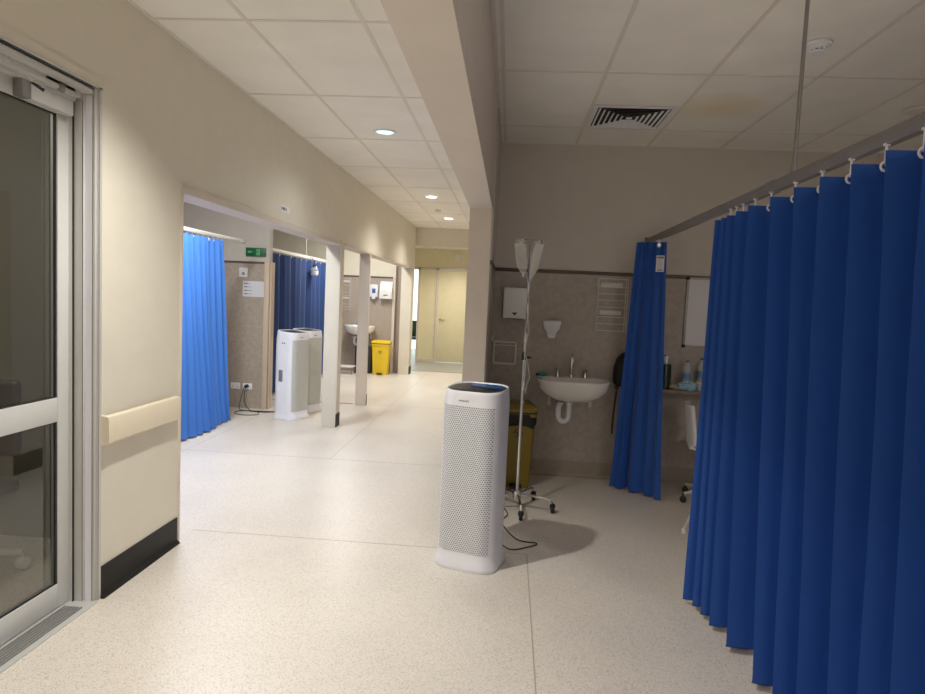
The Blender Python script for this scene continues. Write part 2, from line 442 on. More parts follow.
# left side bays
m = MB(); m.box(-7,-3.15,8.08,8.18,0,1.88); m.box(-7,-3.09,8.08,8.18,1.90,CE,mi=1); m.box(-7,-3.15,8.068,8.18,1.875,1.90,mi=2)
struct(m.build('wall_bay', [M['lam_l'], M['paint_g'], M['rail']]))
m = MB(); m.box(-3.15,-3.085,8.06,8.20,0,1.90,bev=.004); m.box(-3.08,-3.062,8.09,8.20,0,1.90)
struct(m.build('trim_6', M['post']))
m = MB(); m.box(-7,XB,3.6,3.675,0,CE); struct(m.build('wall_partition', M['paint_g']))
m = MB(); m.box(-7,-6.9,3.7,13.3,0,CE); struct(m.build('wall_far_left', M['dkroom']))
m = MB(); m.box(-7,-2.33,12.70,12.85,0,1.9); m.box(-7,-2.33,12.70,12.85,1.9,CE,mi=1); m.box(-7,-2.33,12.69,12.70,1.885,1.915,mi=2)
m.box(-2.28,XB+.05,12.80,12.90,0,CE,mi=0); m.box(-2.33,-2.28,12.67,12.85,0,1.9,mi=3); m.box(-2.33,-2.28,12.68,12.85,1.9,CE,mi=1)
struct(m.build('wall_wash_bay', [M['lam_l'], M['paint'], M['rail'], M['column']]))

# dark room behind the sliding door
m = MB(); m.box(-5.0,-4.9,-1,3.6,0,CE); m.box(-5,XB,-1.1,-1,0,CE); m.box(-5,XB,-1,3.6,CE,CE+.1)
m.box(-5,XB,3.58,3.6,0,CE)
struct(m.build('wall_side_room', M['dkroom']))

# ------------------------------------------------------------------ sliding door
m = MB()
LX = -2.05
for (y0,y1,x0,x1) in [(D1-.04,D1-.028,-2.09,-2.03),(D1-.030,D1-.012,-2.1,-1.985),(D1-.014,D1,-2.1,-1.938)]:
    m.box(x0,x1,y0,y1,0,DT, bev=.0025)
for (y0,y1,x0,x1) in [(D0,D0+.032,-2.1,-1.938),(D0+.03,D0+.085,-2.1,-1.985)]:
    m.box(x0,x1,y0,y1,0,DT, bev=.0025)
m.box(-2.1,-1.938,D0+.03,D1-.03,DT-.032,DT, bev=.0025)
m.box(-2.1,-1.975,D0+.03,D1-.06,DT-.062,DT-.03, bev=.0025)
m.box(-2.1,-2.0,D0+.03,D1-.06,DT-.075,DT-.06)
fr = struct(m.build('door_1', M['alu']))
m = MB()
m.box(-2.0305,-2.0275,D1-.0407,D1-.03,0,DT-.07); m.box(-1.9885,-1.986,D1-.0307,D1-.02,0,DT-.06); m.box(-1.9495,-1.9475,D1-.0147,D1-.01,0,DT-.03)
m.box(XW+.0102,XW+.0108,D1+.001,D1+.0028,0,DT+.004)
m.build('jamb_seal', M['rub'], fr)
m = MB(); m.box(-1.984,-1.955,D1-.0136-.001,D1-.0125,0,DT-.033); m.build('jamb_face', M['white'], fr)
m = MB(); m.box(XW,XW+.01,D1,D1+.022,0,DT+.01); m.box(XW,XW+.01,D0,D1+.022,DT,DT+.012); m.build('casing', M['alu'], fr)
m = MB(); m.box(-2.0,-1.99,D0+.1,D1-.1,DT-.055,DT-.045); m.box(XW-.003,XW-.0005+.006,D0+.03,D1-.03,DT-.012,DT-.006); m.build('head_groove', M['rub'], fr)
m = MB()
m.box(-2.13,-1.915,D0+.03,D1-.02,0,.006)
for i in range(6): m.box(-2.032+.016*i,-2.024+.016*i,D0+.03,D1-.09,.006,.011,mi=1)
m.build('floor_track', [M['alu'], M['alu_d']], fr)
def leaf(y0, y1, lab):
    lf = MB(); st = .072
    zs = [(.012,.125),(.897,1.009),(2.285,2.36)]
    for a,b in zs: lf.box(LX-.035, LX, y0+st, y1-st, a, b, bev=.002)
    lf.box(LX-.035, LX+.001, y0, y0+st, .01, 2.36, bev=.003); lf.box(LX-.035, LX+.001, y1-st, y1, .01, 2.36, bev=.003)
    l = lf.build('door_leaf', M['alu_p'], fr)
    g = MB()
    for a,b in [(.125,.897),(1.009,2.285)]: g.quad([(LX-.018,y0+st-.005,a-.004),(LX-.018,y1-st+.005,a-.004),(LX-.018,y1-st+.005,b+.004),(LX-.018,y0+st-.005,b+.004)])
    g.build('glass_pane', M['glass'], l, recalc=False)
    k = MB(); t = .011
    for a,b in [(.125,.897),(1.009,2.285)]:
        for x in (LX-.014,):
            k.box(x, x+.009, y1-st-t, y1-st, a, b); k.box(x, x+.009, y0+st, y0+st+t, a, b)
            k.box(x, x+.009, y0+st, y1-st, a, a+t*.5); k.box(x, x+.009, y0+st, y1-st, b-t*.5, b)
    k.build('gasket', M['rub'], l)
    return l
L1 = leaf(1.41, 2.862, 'x')
c = MB(); c.box(LX,LX+.04,2.58,2.84,2.288,2.358,bev=.003); cb = c.build('door_closer', M['alu_p'], fr)
c = MB(); c.box(LX,LX+.042,2.53,2.58,2.285,2.36,bev=.002); c.build('closer_cap', M['alu_d'], cb)
c = MB(); c.tube([(-1.99,2.10,2.40),(-1.985,2.42,2.392),(-2.0,2.52,2.375),(-2.01,2.64,2.352)], .007); c.tube([(-2.01,2.58,2.36),(-2.015,2.65,2.345)], .011, mi=1)
c.lathe([(.014,-.02),(.014,.02)], (-1.985,2.42,2.39), 10, mi=0)
c.build('closer_arm', [M['chrome'], M['rub']], cb)
c = MB(); c.box(-2.0,-1.975,2.62,2.80,2.385,2.40); c.box(-1.985,-1.97,2.70,2.73,2.36,2.39); c.build('arm_bracket', M['alu_d'], cb)

# chair base behind the glass
ch = thing('office_chair', 'pale grey swivel chair whose castor base shows through the glass sliding door', 'chair', (-2.82, 3.02, 0))
m = MB()
for k in range(5):
    a = R(25 + 72*k); ex, ey = math.cos(a)*.33, math.sin(a)*.33
    m.tube([(0,0,.13),(ex*.5,ey*.5,.115),(ex,ey,.095)], [.03,.025,.018])
m.lathe([(.045,.08),(.05,.16),(.03,.18),(.026,.36)], seg=14)
m.build('base', M['white_m'], ch)
for k in range(5):
    a = R(25 + 72*k); ex, ey = math.cos(a)*.33, math.sin(a)*.33
    c = MB(); c.lathe([(.018,-.022),(.034,-.02),(.036,0),(.034,.02),(.018,.022)], (ex,ey,.037), 16, axis='x'); c.tube([(ex,ey,.04),(ex,ey,.095)], .008)
    c.build('castor', M['white_m'], ch)
m = MB(); m.box(-.23,.23,-.23,.23,.40,.47,bev=.03,seg=3); m.lathe([(.05,.36),(.09,.4)],seg=14); m.build('seat', M['blackm'], ch)
m = MB(); m.box(-.21,.21,.22,.27,.58,1.0,bev=.03,seg=3); m.box(-.03,.03,.2,.25,.42,.62); m.build('backrest', M['blackm'], ch)

# ------------------------------------------------------------------ ceiling fittings
def downlight(x, y, lens, label, grp='recessed downlights along the corridor ceiling'):
    t = thing('ceiling_light', label, 'light', (x, y, CE), group=grp)
    m = MB()
    n = 28
    m.loft([[(r*math.cos(2*PI*k/n), r*math.sin(2*PI*k/n), z) for k in range(n)] for r, z in [(.098,0),(.098,-.005),(.09,-.008),(.078,-.008),(.07,0),(.07,.005)]], cap=False)
    m.build('trim_ring', M['white'], t)
    m = MB(); m.lathe([(.072,-.002),(.072,.002)], seg=24); m.build('lens', lens, t)
    return t
downlight(-1.127, 5.49, M['lens'], 'nearest round recessed downlight with a pale blue-green lens in the corridor ceiling')
downlight(-1.15, 8.9, M['lens_w'], 'second recessed corridor downlight, warm bright oval nearer than the small detector')
downlight(-1.134, 11.24, M['lens_w'], 'farthest recessed corridor downlight, warm bright, just before the end wall')
sd = thing('smoke_detector', 'tiny pale detector between the two warm downlights in the corridor ceiling', 'detector', (-1.2, 10.2, CE))
m = MB(); m.lathe([(.05,0),(.05,-.015),(.035,-.03)], seg=18); m.build('housing', M['tbar'], sd)
sd = thing('smoke_detector', 'round white smoke detector on the ceiling tile near the hanging rod', 'detector', (1.494, 3.488, CE))
m = MB(); m.lathe([(.062,0),(.062,-.012),(.056,-.018),(.05,-.018)], seg=24); m.build('base', M['white'], sd)
m = MB(); m.lathe([(.044,-.018),(.044,-.026),(.034,-.03),(.034,-.034)], seg=24)
for k in range(10):
    a = 2*PI*k/10; m.box(.036*math.cos(a)-.004,.036*math.cos(a)+.004,.036*math.sin(a)-.004,.036*math.sin(a)+.004,-.044,-.028)
m.lathe([(.04,-.044),(.036,-.05),(.01,-.053)], seg=24); m.build('sensor_head', M['white'], sd)
sd = thing('speaker_disc', 'flat round ceiling fitting half hidden above the curtain track at right', 'ceiling fitting', (2.61, 4.54, CE))
m = MB(); m.lathe([(.09,0),(.09,-.008),(.07,-.014)], seg=24); m.build('grille', M['tbar'], sd)

# square four-way vent
vt = thing('air_vent', 'square louvred air vent set in the dark room ceiling', 'vent', (.797, 4.885, CE))
m = MB(); hw = .283
def ring(m, r0, z0, r1, z1, mi=0):
    A = [(r0,r0),(-r0,r0),(-r0,-r0),(r0,-r0)]; B = [(r1,r1),(-r1,r1),(-r1,-r1),(r1,-r1)]
    for k in range(4):
        a, b = A[k], A[(k+1)%4]; c, d = B[(k+1)%4], B[k]
        m.quad([(a[0],a[1],z0),(b[0],b[1],z0),(c[0],c[1],z1),(d[0],d[1],z1)], mi)
ring(m, hw, -.001, hw, -.006); ring(m, hw, -.006, hw-.03, -.008); ring(m, hw-.03,-.008, hw-.03,.01)
m.build('frame', M['white'], vt, recalc=False)
m = MB(); m.box(-hw+.02,hw-.02,-hw+.02,hw-.02,.0005,.0035); m.build('dark_gap_sheet', M['dark_int'], vt)  # flat dark sheet painted as the shade between the louvres
m = MB()
for i in range(6):
    r = hw-.04-.036*i
    ring(m, r, -.008, r-.015, -.003); 
m.box(-.02,.02,-.02,.02,-.008,-.003)
m.build('louvre', M['white'], vt, recalc=False)

# ------------------------------------------------------------------ main curtain track
TX = 1.17; TZ0, TZ1 = 2.092, 2.142
tr = thing('curtain_track', 'long grey metal curtain track hung by a rod across the right-hand room', 'curtain track', (TX, YE-.001, TZ0))
m = MB(); m.box(-.016,.016,-(YE-.3),0,0,TZ1-TZ0,bev=.002); m.build('rail', M['track'], tr)
m = MB(); m.box(-.019,.019,-2.72,-2.62,-.003,TZ1-TZ0+.003,bev=.002); m.build('joint_sleeve', M['track'], tr)
m = MB(); m.box(-.03,.03,-.02,0,-.012,.06,bev=.002); m.build('wall_bracket', M['track'], tr)
ry = 2.87-YE
m = MB(); m.tube([(.0,ry,CE-TZ0),(.0,ry,.05)], .0085, 12); m.lathe([(.014,.045),(.014,.085),(.01,.09)], (0,ry,0), 12); m.lathe([(.03,CE-TZ0-.006),(.03,CE-TZ0)], (.0,ry,0), 14)
m.build('hanging_rod', M['track'], tr)

def hook(parent, x, y, ztrack, zr, side=-1, name='curtain_hook'):
    m = MB()
    m.box(x-.003,x+.003,y-.003,y+.003,zr,ztrack)
    n = 14
    m.tube([(x+0.0145*math.cos(2*PI*k/n), y-.004, zr-.006+0.0145*math.sin(2*PI*k/n)) for k in range(n)], .0042, 6, closed=True)
    m.lathe([(.0045,-.002),(.0045,.002)], (x,y-.006,zr-.006), 8, axis='y', mi=1)
    m.box(x-.008,x+.008,y-.006,y+.006,ztrack-.004,ztrack+.004)
    return m.build(name, [M['white'], M['chrome']], parent)

# main curtain: sharp pleats, ridge towards the corridor then a panel back to the track
mc = thing('privacy_curtain', 'large royal blue pleated privacy curtain filling the right edge in front of the bed bay', 'curtain', (TX, 2.2, 0))
rt = [3.62,3.53,3.43,3.28,3.09,2.84,2.61,2.40,2.19,2.0,1.82,1.64,1.46,1.28,1.10,.92]
rb = [3.36,3.29,3.20,3.09,2.90,2.62,2.43,2.24,2.05,1.88,1.71,1.54,1.37,1.20,1.03,.86]
xt = [-.085,-.08,-.085,-.09,-.10]; xb = [-.185,-.155,-.14,-.13,-.112,-.098]
NZ = 24
rows = []
ridges = rt
for iz in range(NZ+1):
    t = iz/NZ; z = .028 + t*(2.036-.028)
    row = []; b = 1-t
    def ridge(k):
        x = (xt[k] if k < 5 else -.10)*t + (xb[k] if k < 6 else -.09 + .008*math.sin(k*1.7))*b
        return x + .006*math.sin(3*t+k*2)*math.sin(PI*t), (rt[k]*t + rb[k]*b) - 2.2 + .012*math.sin(PI*t)*math.sin(k*1.9+1)
    for k in range(len(rt)):
        rx, yy = ridge(k)
        k2 = min(k+1, len(rt)-1); nx_, ny = ridge(k2)
        vx = nx_ + min(.15, (1.17+nx_)/(2.2+ny)*max(yy-ny, .06)*1.08)
        for j in range(5):
            q = j/5; row.append((rx+(vx-rx)*q, yy - .006*q - .008*math.sin(PI*q)*(.3+.7*b), z))
        if k < len(rt)-1:
            nx_, ny = ridge(k+1)
            row.append((vx, yy-.010, z)); row.append((vx*.5+nx_*.5+.006, yy*.5+ny*.5, z))
    rows.append(row)
m = MB(); m.sheet(rows); m.build('curtain_fabric', M['cur'], mc, sharp=28)
m = MB()
hrow = rows[0]
for a, b in zip(rows[0], rows[0][1:]):   # dark hem roll
    pass
m.tube([(p[0],p[1],p[2]+.001) for p in rows[0]], .0028, 5); m.build('hem', M['cur_d'], mc)
for k in range(3, len(ridges)):
    hook(mc, -.012, ridges[k]-2.2-.03, TZ0, 2.03)
for k in range(3): hook(mc, -.012, ridges[k]-2.2-.02, TZ0, 2.03)

def soft_curtain(name, label, loc, top, bot, z0, z1, n, amp_t, amp_b, matl, sharp=60, wob=.02, per=14, sway=0, hooks=True, ztrack=None, seed=1, group=None):
    """top / bot: list of (x,y) path points relative to loc; soft sinusoidal folds"""
    rnd = random.Random(seed)
    t_ = thing(name, label, 'curtain', loc, group=group)
    def at(path, u):
        L_ = len(path)-1; i = min(int(u*L_), L_-1); q = u*L_-i
        a, b = Vector(path[i]), Vector(path[i+1]); d = (b-a); return a+(b-a)*q, d.normalized()
    ph = [rnd.uniform(-.35,.35) for _ in range(n+2)]; am = [rnd.uniform(.65,1.25) for _ in range(n+2)]
    rows = []; NZ = 26; N = n*per
    for iz in range(NZ+1):
        t = iz/NZ; z = z0 + (z1-z0)*t
        row = []
        for k in range(N+1):
            u = k/N; pt, dt = at(top, u); pb, db = at(bot, u)
            s_ = t**.8
            p = pb*(1-s_) + pt*s_; d = (db*(1-s_)+dt*s_).normalized(); nrm = Vector((-d.y, d.x))
            i = int(u*n) ; a = (amp_b*(1-s_) + amp_t*s_)*am[min(i,n)]
            a2 = a*math.sin(2*PI*u*n + ph[min(i,n)]*(1-t))
            a3 = wob*(1-t)*math.sin(5*u*PI+seed+2.5*t)
            # lateral pinch to sharpen folds
            p = p + nrm*(a2+a3) + d*(.25*a*math.sin(4*PI*u*n))
            if sway: p = p + nrm*sway*math.sin(PI*t)*math.sin(t*6)
            row.append((p.x, p.y, z + (0 if iz else .006*math.sin(u*23))))
        rows.append(row)
    m = MB(); m.sheet(rows); m.build('curtain_fabric', matl, t_, sharp=sharp)
    m = MB(); m.tube([rows[0][i] for i in range(0, N+1, 2)], .003, 5); m.build('hem', M['cur_d'], t_)
    if hooks:
        for k in range(n+1):
            p, d = at(top, k/n); hook(t_, p.x, p.y, ztrack, z1-.012)
    return t_, rows

# short bunched end curtain
sc, rws = soft_curtain('privacy_curtain', 'narrow gathered royal blue curtain with a white tag at the far end of the track', (1.13,5.35,0),
    [(-.12,.06),(-.05,.03),(.03,.0),(.10,-.04)], [(-.21,.10),(-.08,.04),(.05,-.08),(.15,-.20)], -0+.02, 2.075, 4, .016, .035, M['cur'], hooks=False, wob=.012, seed=3, per=16)
hook(sc, .04, .06, TZ0, 2.055); hook(sc, .04, .02, TZ0, 2.055); hook(sc, .04, -.03, TZ0, 2.055)
m = MB(); m.box(-.031,.031,-.0015,.0015,-.065,.065); tg = m.build('label_tag', M['paper'], sc, loc=(.052,-.062,1.90), rot=(0,0,R(-12)))
m = MB(); m.box(-.026,.026,-.003,-.0016,.04,.056); m.box(-.02,.02,-.003,-.0016,-.056,-.046)
for i in range(5): m.box(-.022,.016-.004*(i%2),-.003,-.0016,.022-.014*i,.025-.014*i)
m.build('printing', M['ink_g'], tg)

# ------------------------------------------------------------------ air purifiers
def rrect(w, d, r, n=8, z=0, cx=0, cy=0):
    pts = []
    for (sx, sy, a0) in [(1,1,0),(-1,1,90),(-1,-1,180),(1,-1,270)]:
        for k in range(n+1):
            a = R(a0 + 90*k/n); pts.append((cx+sx*(w/2-r)+r*math.cos(a), cy+sy*(d/2-r)+r*math.sin(a), z))
    return pts
def purifier(loc, rz, label, lit=True, simple=False, words=True):
    t = thing('air_purifier', label, 'air purifier', loc, rz)
    W, D = .345, .30
    m = MB(); lv = []
    for z, g, r in [(0,.034,.10),(.012,.042,.105),(.028,.038,.102),(.05,.018,.094),(.075,.006,.088),(.095,.0,.085),(.97,0,.085),(1.03,-.002,.10)]:
        lv.append(rrect(W+g, D+g, r, z=z))
    # tilted rim
    def til(pts, z): return [(x,y,z + (y+D/2)/D*.022) for x,y,_ in pts]
    lv.append(til(rrect(W-.003, D-.003, .105), 1.043)); lv.append(til(rrect(W-.012, D-.012, .103), 1.05)); lv.append(til(rrect(W-.022, D-.022, .10), 1.046)); lv.append(til(rrect(W-.026,D-.026,.098),1.036))
    m.loft(lv); m.build('body', M['white'], t, sharp=50)
    # black control deck
    m = MB(); m.loft([til(rrect(W-.028,D-.028,.097),1.030), til(rrect(W-.028,D-.028,.097),1.043), til(rrect(W-.05,D-.05,.09),1.046)]); dk = m.build('control_deck', M['black'], t)
    m = MB(); pl = [(-.05,.02),(.135,.015),(.12,.09),(-.06,.10)]
    zz = lambda y: 1.0475 + (y+D/2)/D*.022
    m.loft([[(x,y,zz(y)) for x,y in pl], [(x,y,zz(y)+.004) for x,y in pl]]); m.build('display', M['screen'] if lit else M['black'], dk)
    m = MB()
    for i in range(6): m.box(-.11+.03*i,-.10+.03*i,-.07,-.062,zz(-.066)-.0015,zz(-.066)+.0008)
    m.build('button', M['ink_g'], dk)
    # front grille (slightly proud) with rounded corners
    m = MB()
    def fy(x, off):
        q = abs(x) - (W/2-.085)
        return -D/2 - off + (0 if q <= 0 else .085 - math.sqrt(max(0, .085**2 - q*q)))
    def gr(w, h, off):
        # full outline, the curved front followed in small steps
        N = 24; xs = [-w/2 + w*k/N for k in range(N+1)]
        return xs, [[(x, fy(x, off), .535 + z) for x in xs] for z in (-h/2, -h/2+.012, 0, h/2-.012, h/2)]
    xs, rows_ = gr(.305, .860, .0015); m.sheet(rows_)
    # thin returns into the body
    for zz_ in (-.43, .43): m.sheet([[(x, fy(x, .0015), .535+zz_) for x in xs], [(x, fy(x, -.003), .535+zz_) for x in xs]])
    for sx_ in (xs[0], xs[-1]): m.sheet([[(sx_, fy(sx_, .0015), .535-.43), (sx_, fy(sx_, .0015), .535+.43)], [(sx_, fy(sx_, -.003), .535-.43), (sx_, fy(sx_, -.003), .535+.43)]])
    m.build('front_grille', M['perf'] if not simple else M['perf_f'], t, sharp=50)
    if words: text('SAMSUNG', .0115, M['ink_g'], t, (-.025,-D/2-.0015,.995), (R(90),0,0), sx=1.15)
    # side details: dust-sensor dots, side grip
    m = MB()
    for sx in (-1,):
        for q in (-.02,.012): m.box(sx*(W/2+.001)-.002, sx*(W/2+.001)+.002, q-.007, q+.007, .915,.932)
    m.build('sensor_port', M['rub'], t)
    m = MB(); m.box(-W/2-.002,-W/2+.004,.0,.06,.46,.6,bev=.002); m.build('side_label', M['ink_g'], t)
    m = MB(); m.box(-.12,.12,D/2-.004,D/2+.003,.2,.9,bev=.002); m.build('rear_grille', M['perf_f'], t)
    return t
pmain = purifier((-.160, 3.715, 0), R(-18), 'tall white air purifier with perforated front and black top standing alone in the corridor')
pmain.scale = (1,1,.98)
# power cord behind it
m = MB()
def spline(pts, n=10):
    P = [Vector(p) for p in pts]; P = [P[0]] + P + [P[-1]]; out = []
    for i in range(1, len(P)-2):
        for k in range(n):
            t = k/n; a,b,c_,d_ = P[i-1],P[i],P[i+1],P[i+2]
            out.append(.5*((2*b)+(-a+c_)*t+(2*a-5*b+4*c_-d_)*t*t+(-a+3*b-3*c_+d_)*t**3))
    out.append(P[-2]); return out
m.tube(spline([(-.07,3.89,.10),(.0,3.93,.045),(.08,3.92,.006),(.18,3.97,.006),(.25,4.05,.006),(.12,4.10,.006),(.02,4.40,.006),(.06,4.6,.006),(-.02,4.9,.006),(-.12,5.5,.006)]), .0042, 6)
cord = m.build('power_cord', M['rub']); cord.parent = pmain
cord.matrix_parent_inverse = (Matrix.Translation((-.160,3.715,0)) @ Matrix.Rotation(R(-18),4,'Z')).inverted()
p1 = purifier((-2.60,7.62,0), R(69), 'white air purifier seen side-on in the first bay opening, the nearer of the pair', lit=False, simple=True)
p2 = dup(p1, (-2.585,8.12,0), R(69), 'white air purifier half hidden behind its twin in the first bay opening')

# ------------------------------------------------------------------ right room fittings
BW = YE
# paper towel dispenser
t = thing('towel_dispenser', 'white metal paper towel dispenser with a dark emblem on the dark room wall', 'dispenser', (.045, BW, 1.53))
m = MB(); m.box(-.105,.105,-.10,0,-.135,.135,bev=.012,seg=3); m.build('cabinet', M['white_m'], t)
m = MB(); m.prism([(-.022,.0),(-.012,.008),(0,.0),(.012,.008),(.022,.0),(.0,-.024)], -.1025,-.1005,'y'); m.build('emblem', M['ink'], t, loc=(0,0,-.085))
m = MB(); m.box(-.07,.07,-.09,-.03,-.139,-.134); m.build('slot', M['dark_int'], t)
# soap dispenser
t = thing('soap_dispenser', 'white soap dispenser on the wall above the right-hand sink', 'dispenser', (.377, BW, 1.32))
m = MB(); m.loft([[(x,-.0-0.0 if False else y,z) for x,y,_ in rrect(w,d,.02,n=4,cy=-d/2)] for z,w,d in [(-.075,.08,.055),(-.03,.095,.06),(.0,.14,.085),(.06,.16,.095),(.075,.15,.085)]]); m.build('housing', M['white'], t)
m = MB(); m.box(-.035,.035,-.085,-.03,-.085,-.055,bev=.008); m.build('push_bar', M['white'], t)
# wire basket
def wire_rack(loc, label, w=.25, h=.45, d=.10, grp=None):
    t = thing('wire_glove_rack', label, 'wire rack', loc, group=grp)
    m = MB()
    for x in (-w/2,w/2):
        for yy in (-.006,-d):
            m = MB(); m.tube([(x,yy,-h/2),(x,yy,h/2)], .0035, 6); m.build('upright', M['wire'], t)
    m = MB()
    for z in (-h/2,-h/2+.06,-h/2+.12,-.02,.04,h/2-.13,h/2-.07,h/2):
        m.tube([(-w/2,-.006,z),(w/2,-.006,z),(w/2,-d,z),(-w/2,-d,z)], .003, 6, closed=True)
    for z in (-h/2,-.02):
        for k in (1,2,3): m.tube([(-w/2+w*k/4,-.006,z),(-w/2+w*k/4,-d,z)], .0025, 6)
    m.build('basket', M['wire'], t)
    for a,b in ((h/2-.075,h/2-.03),(-.09,-.05)):
        m = MB(); m.box(-w/2+.03,w/2-.03,-.012,-.004,a,b,bev=.004); m.build('mounting_plate', M['wire'], t)
    return t
rk = wire_rack((.882, BW, 1.553), 'white wire glove-box rack on the wall in the dark room, right of the soap dispenser')
# towel rail on the corner
t = thing('towel_rail', 'white wire towel rail projecting beside the corner under the paper towel dispenser', 'towel rail', (-.03, BW, 1.11))
m = MB(); m.tube([(-.11,-.01,.11),(-.11,-.12,.09),(-.09,-.14,.08),(.09,-.14,.08),(.10,-.14,.07),(.10,-.14,-.10),(.09,-.14,-.11),(-.08,-.14,-.11),(-.09,-.14,-.10),(-.09,-.14,.08)], .008, 8); m.build('front_loop', M['wire'], t)
for x, z in ((-.09,-.1),(.1,-.1),(.1,.07)):
    m = MB(); m.tube([(x,-.14,z),(x,0,z)], .005, 8); m.build('wall_arm', M['wire'], t)
m = MB(); m.tube([(-.09,-.14,.05),(.1,-.14,.05)], .004, 8); m.build('cross_bar', M['wire'], t)

def basin(loc, label, w=.62, trap=True, tap=True):
    t = thing('wall_sink', label, 'sink', loc)
    D = .46
    m = MB(); n = 40; loops = []
    def lp(w_, d0, d1, z, pw=2.6):
        pts = []
        for k in range(n):
            a = 2*PI*k/n; ca, sa = math.cos(a), math.sin(a)
            x = w_/2*math.copysign(abs(ca)**(2/pw), ca); y = math.copysign(abs(sa)**(2/pw), sa)
            yy = (d0+d1)/2 + y*(d1-d0)/2
            pts.append((x, min(0,yy), z))
        return pts
    # d0 front, d1 back
    loops = [lp(.16,-.30,-.12,-.185), lp(.33,-.38,-.05,-.168), lp(.50,-.43,-.0,-.125), lp(.59,-.455,.0,-.07), lp(w*.975,-.46,.0,-.025), lp(w,-.465,.0,-.004), lp(w-.01,-.46,.0,.004), lp(w-.08,-.42,-.09,.0,2.4), lp(w-.14,-.39,-.11,-.05,2.2), lp(w-.3,-.33,-.15,-.10,2), lp(.06,-.27,-.21,-.12,2)]
    m.loft(loops); m.build('basin', M['ceramic'], t, sharp=60)
    if tap:
        m = MB(); m.lathe([(.022,.0),(.02,.02),(.011,.03)], (0,-.05,0), 14)
        m.tube([(0,-.05,.02),(0,-.05,.17)] + [(0,-.05-.045+.045*math.cos(a),.17+.045*math.sin(a)) for a in [PI*k/8 for k in range(1,9)]] + [(0,-.14,.14)], .0095, 10); m.build('spout', M['chrome'], t)
        for x in (-.12,.12):
            m = MB(); m.lathe([(.02,0),(.018,.02),(.012,.045),(.016,.06),(.016,.075)], (x,-.05,0), 12); m.tube([(x,-.05,.07),(x+.01,-.10,.085)], .006, 8); m.build('tap_handle', M['chrome'], t)
    for x in (-.18,.18):
        m = MB(); m.box(x-.012,x+.012,-.2,-.0,-.15,-.11); m.box(x-.012,x+.012,-.03,0,-.26,-.11); m.build('bracket', M['wire'], t)
    if trap:
        m = MB(); m.lathe([(.035,-.235),(.035,-.205),(.022,-.18)], (-.0,-.2,0), 14)
        m.tube([(0,-.2,-.2),(0,-.2,-.33)] + [(-.045+.045*math.cos(a),-.2,-.34-.05*math.sin(a)) for a in [PI*k/8 for k in range(9)]] + [(-.09,-.2,-.28),(-.085,-.19,-.25),(-.06,-.12,-.24),(-.05,0,-.24)], .024, 12); o = m.build('waste_trap', M['white'], t); o.location = (-.02,0,.02)
    return t
basin((.572, BW, .90), 'white ceramic wall sink with gooseneck tap in the dark right-hand room')
t = thing('wash_bottle', 'small teal soap block and brush on the left rim of the dark room sink', 'soap', (.32, BW-.07, .905))
m = MB(); m.box(-.035,.035,-.03,.03,0,.035,bev=.01); m.build('soap_block', M['teal'], t)
m = MB(); m.box(-.06,-.03,-.02,.02,.0,.02,bev=.004); m.build('brush', M['blackm'], t)

# waste bin (yellow clinical, pedal)
def clin_bin(loc, rz, label, body, w=.33, d=.38, h=.66, dark_lid=False):
    t = thing('pedal_bin', label, 'bin', loc, rz)
    m = MB(); m.loft([[(x,y,z) for x,y,_ in rrect(w*s,d*s,.035,n=4)] for z,s in [(.0,.82),(.02,.84),(h-.09,1.0),(h-.085,1.06),(h-.06,1.06)]])
    m.build('body', body, t)
    m = MB(); m.loft([rrect(w*1.08,d*1.06,.04,n=4,z=h-.06), rrect(w*1.08,d*1.06,.04,n=4,z=h-.045)]); m.build('rim', M['blackm'], t)
    m = MB(); m.loft([rrect(w*1.1,d*1.08,.045,n=4,z=h-.045), rrect(w*1.1,d*1.08,.045,n=4,z=h-.02), rrect(w*.95,d*.95,.04,n=4,z=h), rrect(w*.6,d*.6,.04,n=4,z=h+.006)]); m.build('lid', body, t)
    m = MB(); m.box(-.05,.05,-d/2-.03,-d/2+.06,.02,.04,bev=.004); m.build('pedal', M['rub'], t)
    # clinical waste mark: three open rings round a centre
    m = MB(); y = -d/2*.955
    for k in range(3):
        a = R(90+120*k); cx, cz = .022*math.cos(a), .022*math.sin(a)
        m.tube([(cx+.02*math.cos(a+R(40+280*j/12)+PI*0), y-.004, cz+.02*math.sin(a+R(40+280*j/12))) for j in range(13)], .004, 6)
    m.lathe([(.007,-.003),(.007,.003)], (0,y-.004,0), 10, axis='y'); m.build('hazard_mark', M['ink'], t, loc=(0,0,h*.68))
    return t
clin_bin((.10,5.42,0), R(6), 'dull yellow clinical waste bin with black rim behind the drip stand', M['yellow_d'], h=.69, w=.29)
m = MB(); n_ = 48
def lring(w, d, z, amp, ph):
    out = []
    for k in range(n_):
        a = 2*PI*k/n_; e = .5
        x = w/2*math.copysign(abs(math.cos(a))**e, math.cos(a)); y = d/2*math.copysign(abs(math.sin(a))**e, math.sin(a))
        q = 1 + amp*math.sin(7*a+ph)
        out.append((x*q, y*q, z + amp*.5*math.sin(5*a+ph)))
    return out
m.loft([lring(.318,.412,.628,.0,0), lring(.332,.424,.60,.02,1), lring(.326,.420,.555,.03,2), lring(.318,.412,.52,.03,3)], cap=False)
bl = m.build('bin_liner', M['bag'], None, loc=(.10,5.42,0), rot=(0,0,R(6)))
tag(bl, 'crumpled black liner folded over under the lid of the dull yellow bin', 'bin liner')

